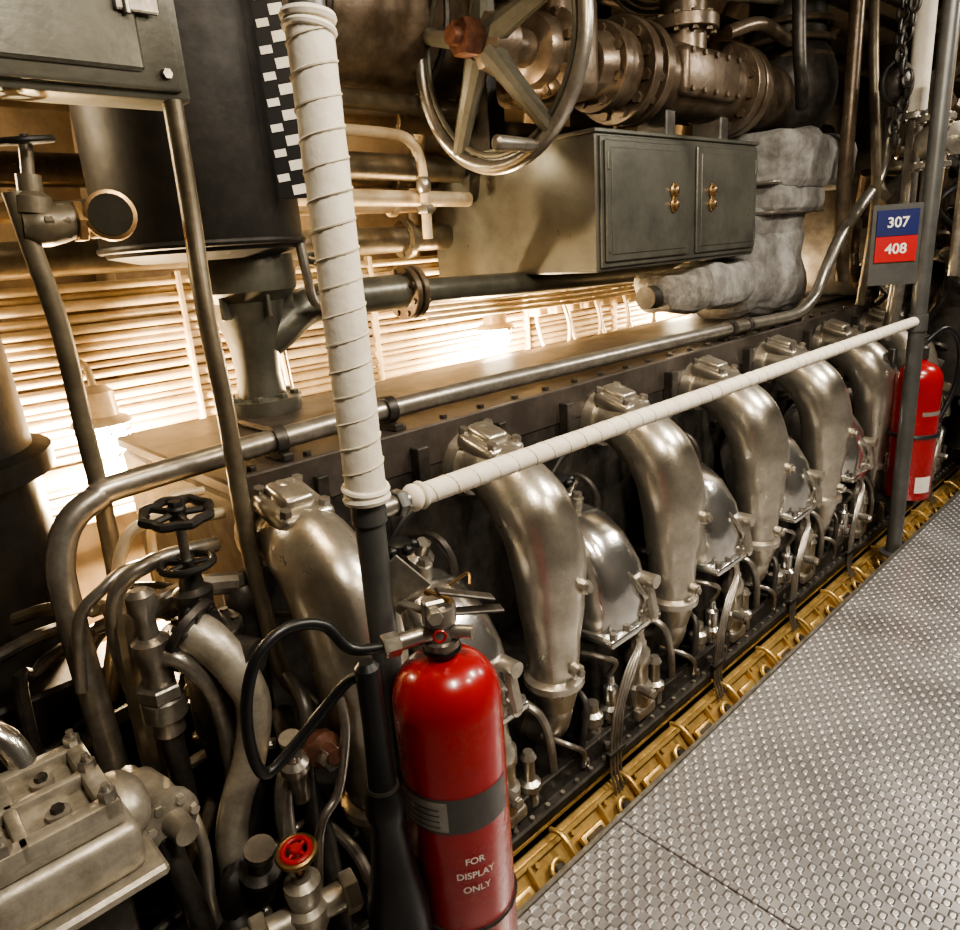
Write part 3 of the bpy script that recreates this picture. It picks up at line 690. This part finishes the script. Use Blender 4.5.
b.tube([(-1.28,.10,.72),(-1.31,.08,.78),(-1.34,.02,.79),(-1.38,-.3,.79)],.022,ALU2)
b.done()

b=B('drain_cock_assembly')
b.lathe((-1.42,.265,.52),(1,0.1,0),[(0,.025),(.04,.025),(.05,.042),(.1,.046),(.16,.042),(.17,.054),(.19,.054),(.20,.025),(.25,.022)],CAST,18)
for k in range(6):
    a=PI*k/3; b.nut((-1.235,.285+.040*math.cos(a),.52+.040*math.sin(a)),(1,0,0),.010,.03,ALU)
b.tube([(-1.25,.27,.5),(-1.2,.27,.42),(-1.18,.28,.3),(-1.16,.27,.1),(-1.16,.25,-.2)],.022,DSTEEL)
b.tube([(-1.3,.33,.5),(-1.24,.33,.42),(-1.2,.31,.3),(-1.18,.33,.1)],.012,ALU)
c=V((-1.08,.445,.425))
b.torus(c,(.1,-.1,1),.034,.007,BRASS,28,8); b.wheel(c+V((0,0,.004)),(.1,-.1,1),.026,.006,SRED,4,.012,hubm=SRED)
b.cyl(c+V((0,0,-.08)),c,.010,BRASS)
b.lathe(c+V((0,0,-.2)),(0,0,1),[(0,.03),(.03,.042),(.07,.042),(.08,.03),(.11,.036),(.13,.036),(.14,.02),(.15,.016)],CAST,18)
b.cyl(c+V((-.02,-.09,-.15)),c+V((.02,.09,-.15)),.028,CAST); b.nut(c+V((-.02,-.09,-.15)),(-.04,-.18,0),.042,.03,CAST); b.nut(c+V((.02,.085,-.15)),(.04,.18,0),.042,.03,CAST)
b.tube([c+V((-.02,-.09,-.15)),c+V((-.05,-.16,-.17)),c+V((-.08,-.2,-.3)),c+V((-.08,-.2,-.6))],.028,CAST)
b.lathe(c+V((-.12,-.04,-.16)),(.3,0,1),[(0,.03),(.06,.036),(.07,.042),(.09,.042),(.10,.025),(.13,.02),(.14,.03),(.155,.03)],DSTEEL,16)
c=V((-1.12,.575,.53)); b.lathe(c+V((-.10,0,0)),(1,0,0.1),[(0,.025),(.03,.03),(.04,.038),(.06,.038),(.07,.02),(.1,.016)],RUST,14)
b.nut(c+V((-.02,0,0)),(1,0,0),.026,.03,STEEL)
b.lathe(c+V((-.06,-.06,-.02)),(.2,-.1,1),[(-.08,.02),(0,.022),(.01,.03),(.03,.03),(.04,.018),(.08,.016),(.09,.022),(.1,.022)],STEEL,14)
b.tube([c+V((-.1,-.0,0)),c+V((-.08,-.08,-.05)),c+V((-.06,-.1,-.2)),c+V((-.06,-.08,-.5))],.020,STEEL)
b.tube([c+V((-.2,.02,.1)),c+V((-.1,.0,.08)),c+V((-.08,-.03,-.1)),c+V((-.1,-.04,-.5))],.016,DSTEEL)
b.tube([c+V((-.02,.04,.12)),c+V((.0,.03,.05)),c+V((-.01,.0,-.08)),c+V((.0,-.06,-.14)),c+V((.0,-.1,-.4))],.010,STEEL)
b.done()
b=B('pipe_cluster')
rnd=random.Random(3)
for i in range(46):
    x=rnd.uniform(-1.75,-1.15); y=rnd.uniform(-.25,.56); z=rnd.uniform(.05,.42) if x>-1.3 else (rnd.uniform(.1,.66) if x>-1.45 else rnd.uniform(.3,.92)); r=rnd.choice([.008,.011,.015,.024])
    m=rnd.choice([DSTEEL,DSTEEL,DSTEEL,STEEL,OLIVE,BLACKM])
    dx=rnd.uniform(-.12,.05); dy=rnd.choice([-.1,.1,.15])
    b.tube([(x,y,-.45),(x,y,z-.12),(x+dx*.3,y+dy*.3,z-.02),(x+dx,y+dy,z),(x+dx*2,y+dy*1.6,z-.02)],r,m,10,5)
    if i%2: b.nut((x,y,z-.18),(0,0,1),r*1.8,.03,rnd.choice([STEEL,DSTEEL,STEEL]))
    if i%3==0: b.flange((x,y,z-.26),(0,0,1),r*2.6,.015,m,6)
    if i%5==0: b.sph((x,y,z-.14),(r*2.2,r*2.2,r*2.6),m,12,8)
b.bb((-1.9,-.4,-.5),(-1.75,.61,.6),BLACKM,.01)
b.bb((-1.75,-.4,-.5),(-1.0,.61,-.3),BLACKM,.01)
b.done()
b=B('fuel_filter_housing')
b.lathe((-1.46,.585,.55),(0,0,1),[(0,.03),(.02,.035),(.2,.035),(.22,.042),(.25,.042),(.27,.03)],DSTEEL,20)
b.nut((-1.46,.585,.83),(0,0,1),.016,.03,STEEL)
b.tube([(-1.40,.60,.5),(-1.3,.57,.45),(-1.2,.56,.3),(-1.18,.56,0)],.024,DSTEEL)
b.done()

# ------------------------------------------------------------------ right / far area
b=B('white_riser_pipe')
b.tube([(-1.25,4.15,2.84),(-1.25,4.15,1.95)],.045,WRAP,20,1)
b.tube([(-1.25,4.15,1.96),(-1.25,4.15,1.4),(-1.27,4.15,1.0),(-1.3,4.15,.9)],.035,STEEL,16,4)
b.flange((-1.25,4.15,1.96),(0,0,1),.075,.03,STEEL,8)
b.tube([(-1.05,4.3,2.84),(-1.05,4.3,1.2)],.03,STEEL,16,1); b.tube([(-.95,4.5,2.84),(-.95,4.5,.6)],.022,STEEL,14,1)
b.tube([(-1.15,4.25,2.84),(-1.15,4.25,1.6),(-1.18,4.3,1.2)],.018,CREAM,12,3)
b.done()
b=B('globe_valve')
c=V((-1.12,4.0,1.82))
b.sph(c,(.08,.09,.08),ALU); b.flange(c+V((0,0,.1)),(0,0,1),.08,.025,ALU,8); b.flange(c+V((0,0,-.1)),(0,0,1),.08,.025,ALU,8)
b.cyl(c+V((0,0,-.3)),c+V((0,0,.3)),.035,STEEL); b.lathe(c,(1,-.6,0),[(0,.06),(.1,.06),(.11,.07),(.14,.07),(.15,.02),(.22,.015)],ALU,18)
b.done()
b=B('chain_hoist')
def link(c,ax,lo,r=.008,a=.02,e=.035):
    ax=V(ax);x,y=V((0,0,1)),ax.cross(V((0,0,1))); pts=[c+x*e*math.cos(t)+y*a*math.sin(t) for t in [2*PI*i/16 for i in range(16)]]; b.tube(pts,r,DSTEEL,6,1,True)
for k in range(13): link(V((-1.3,4.0,2.80-k*.052)),(1,0,0) if k%2 else (0,1,0),0)
b.sph((-1.3,4.0,2.10),(.07,.08,.09),DSTEEL); b.torus((-1.3,4.0,2.10),(1,-.5,0),.085,.015,BLACKM,24,8)
b.tube([(-1.3,4.0,2.04),(-1.3,4.05,2.0),(-1.3,4.06,1.94),(-1.3,4.0,1.9),(-1.3,3.94,1.94)],.015,BLACKM,8)
for k in range(12): link(V((-1.25+.02*math.cos(k),3.93+.03*math.sin(k),2.4-k*.05)),(1,0,0) if k%2 else (0,1,0),0)
b.done()
b=B('auxiliary_machinery')
rnd=random.Random(11)
b.bb((-2.2,4.8,1.05),(-1.4,6.5,1.9),DSTEEL,.03,2)
b.lathe((-1.5,4.75,1.35),(1,-.3,0),[(0,.14),(.1,.14),(.12,.18),(.16,.18),(.18,.1)],DSTEEL,24)
b.lathe((-1.15,4.9,.5),(0,0,1),[(0,.2),(.5,.2),(.55,.16),(.75,.12),(1.0,.1)],DSTEEL,24)
b.lathe((-.98,4.7,1.25),(1,-.6,.1),[(0,.1),(.06,.12),(.08,.15),(.12,.15),(.13,.06)],STEEL,24)
b.lathe((-1.0,5.0,.15),(0,0,1),[(0,.16),(.3,.16),(.35,.2),(.4,.2),(.45,.12),(1.2,.12)],BLACKM,24)
b.lathe((-.85,5.2,1.5),(1,-.6,.1),[(0,.14),(.06,.16),(.08,.2),(.12,.2),(.13,.06)],DSTEEL,24)
for i in range(44):
    x=rnd.uniform(-1.7,-.8); y=rnd.uniform(4.5,5.3); z=rnd.uniform(.3,2.2); r=rnd.choice([.015,.02,.03,.045])
    m=rnd.choice([DSTEEL,STEEL,OLIVE,BLACKM,BROWN])
    b.tube([(x,y,z),(x+rnd.uniform(-.1,.1),y+rnd.uniform(-.2,.2),z+.15),(x+rnd.uniform(-.1,.1),y+.2,z+.35),(x,y+rnd.uniform(0,.4),z+.6)],r,m,10,5)
    b.nut((x,y,z),(rnd.random(),rnd.random(),1),r*2,.05,m)
    if i%3==0: b.flange((x,y,z+.1),(rnd.random()*.2,.5,1),r*2.6,.02,m,6)
for i in range(8): b.tube([(-1.45,4.5+.1*i,1.0),(-1.4,4.5+.1*i,1.3),(-1.3,4.7+.1*i,1.5),(-1.3,4.8,2.7)],.015,rnd.choice([STEEL,BROWN,CREAM]),8,5)
b.bb((-1.4,5.6,-.0),(-.75,5.7,2.8),DARKW)
b.done()
b=B('overhead_pipe_run')
for (x,z,r,m) in [(-2.2,2.55,.05,BROWN),(-1.6,2.65,.04,OLIVE),(-1.4,2.6,.03,DSTEEL)]:
    b.tube([(x,2.3,z),(x,6.9,z)],r,m,16,1)
b.tube([(-1.62,3.6,2.8),(-1.6,3.62,2.3),(-1.6,3.66,2.15),(-1.65,3.8,2.05)],.03,DSTEEL)
b.tube([(-1.5,4.0,2.8),(-1.5,4.0,2.1),(-1.52,4.05,1.6),(-1.55,4.2,1.2)],.035,BROWN)
b.tube([(-1.55,4.3,2.8),(-1.5,4.25,2.3),(-1.45,4.3,1.6),(-1.5,4.35,1.05)],.025,OLIVE)
b.done()
b=B('valve_bonnet_with_wheel')
b.wheel((-1.45,4.5,1.3),(1,-.5,.3),.09,.012,DSTEEL,5); b.cyl((-1.6,4.57,1.25),(-1.45,4.5,1.3),.02,DSTEEL)
b.wheel((-1.35,4.4,1.15),(.6,-.5,.6),.08,.011,BLACKM,5); b.cyl((-1.45,4.48,1.05),(-1.35,4.4,1.15),.02,DSTEEL)
b.done()

# ------------------------------------------------------------------ lights
def area(name,loc,tgt,size,e,col,sy=None):
    l=bpy.data.lights.new(name,'AREA'); l.energy=e; l.color=col; l.size=size
    if sy: l.shape='RECTANGLE'; l.size_y=sy
    o=bpy.data.objects.new(name,l); o.location=loc; o.rotation_euler=(V(tgt)-V(loc)).to_track_quat('-Z','Y').to_euler()
    bpy.context.scene.collection.objects.link(o)
area('ceiling_light_near',(.15,.6,2.75),(-.7,1.0,0),.2,46,(1,.90,.75),.5)
area('ceiling_light_mid',(.1,2.6,2.75),(-.5,2.4,0),.2,66,(1,.92,.79),.5)
area('ceiling_light_far',(.2,4.8,2.75),(-.4,4.4,0),.2,56,(1,.92,.79),.5)
area('ceiling_light_aisle',(.3,1.6,2.3),(-1.6,2.3,1.8),.15,20,(1,.86,.66),.3)
area('ceiling_light_left',(-1.3,.9,2.8),(-1.5,.6,0),.2,10,(1,.76,.48),.4)
w=bpy.data.worlds.new('world'); bpy.context.scene.world=w; w.use_nodes=True
w.node_tree.nodes['Background'].inputs[0].default_value=(.9,.75,.55,1); w.node_tree.nodes['Background'].inputs[1].default_value=.04
try: bpy.context.scene.view_settings.look='AgX - Medium High Contrast'
except Exception: pass

# ------------------------------------------------------------------ camera
cam=bpy.data.cameras.new('camera'); co=bpy.data.objects.new('camera',cam); bpy.context.scene.collection.objects.link(co)
right=V((0.6899,0.7205,-0.0695)); down=V((0.1640,-0.2492,-0.9545)); fwd=V((-0.7050,0.6471,-0.2900))
M=Matrix((( right.x,-down.x,-fwd.x,0),(right.y,-down.y,-fwd.y,0),(right.z,-down.z,-fwd.z,1.5),(0,0,0,1)))
co.matrix_world=M
cam.sensor_width=36; cam.lens=36*714/960; cam.clip_start=.02
bpy.context.scene.camera=co
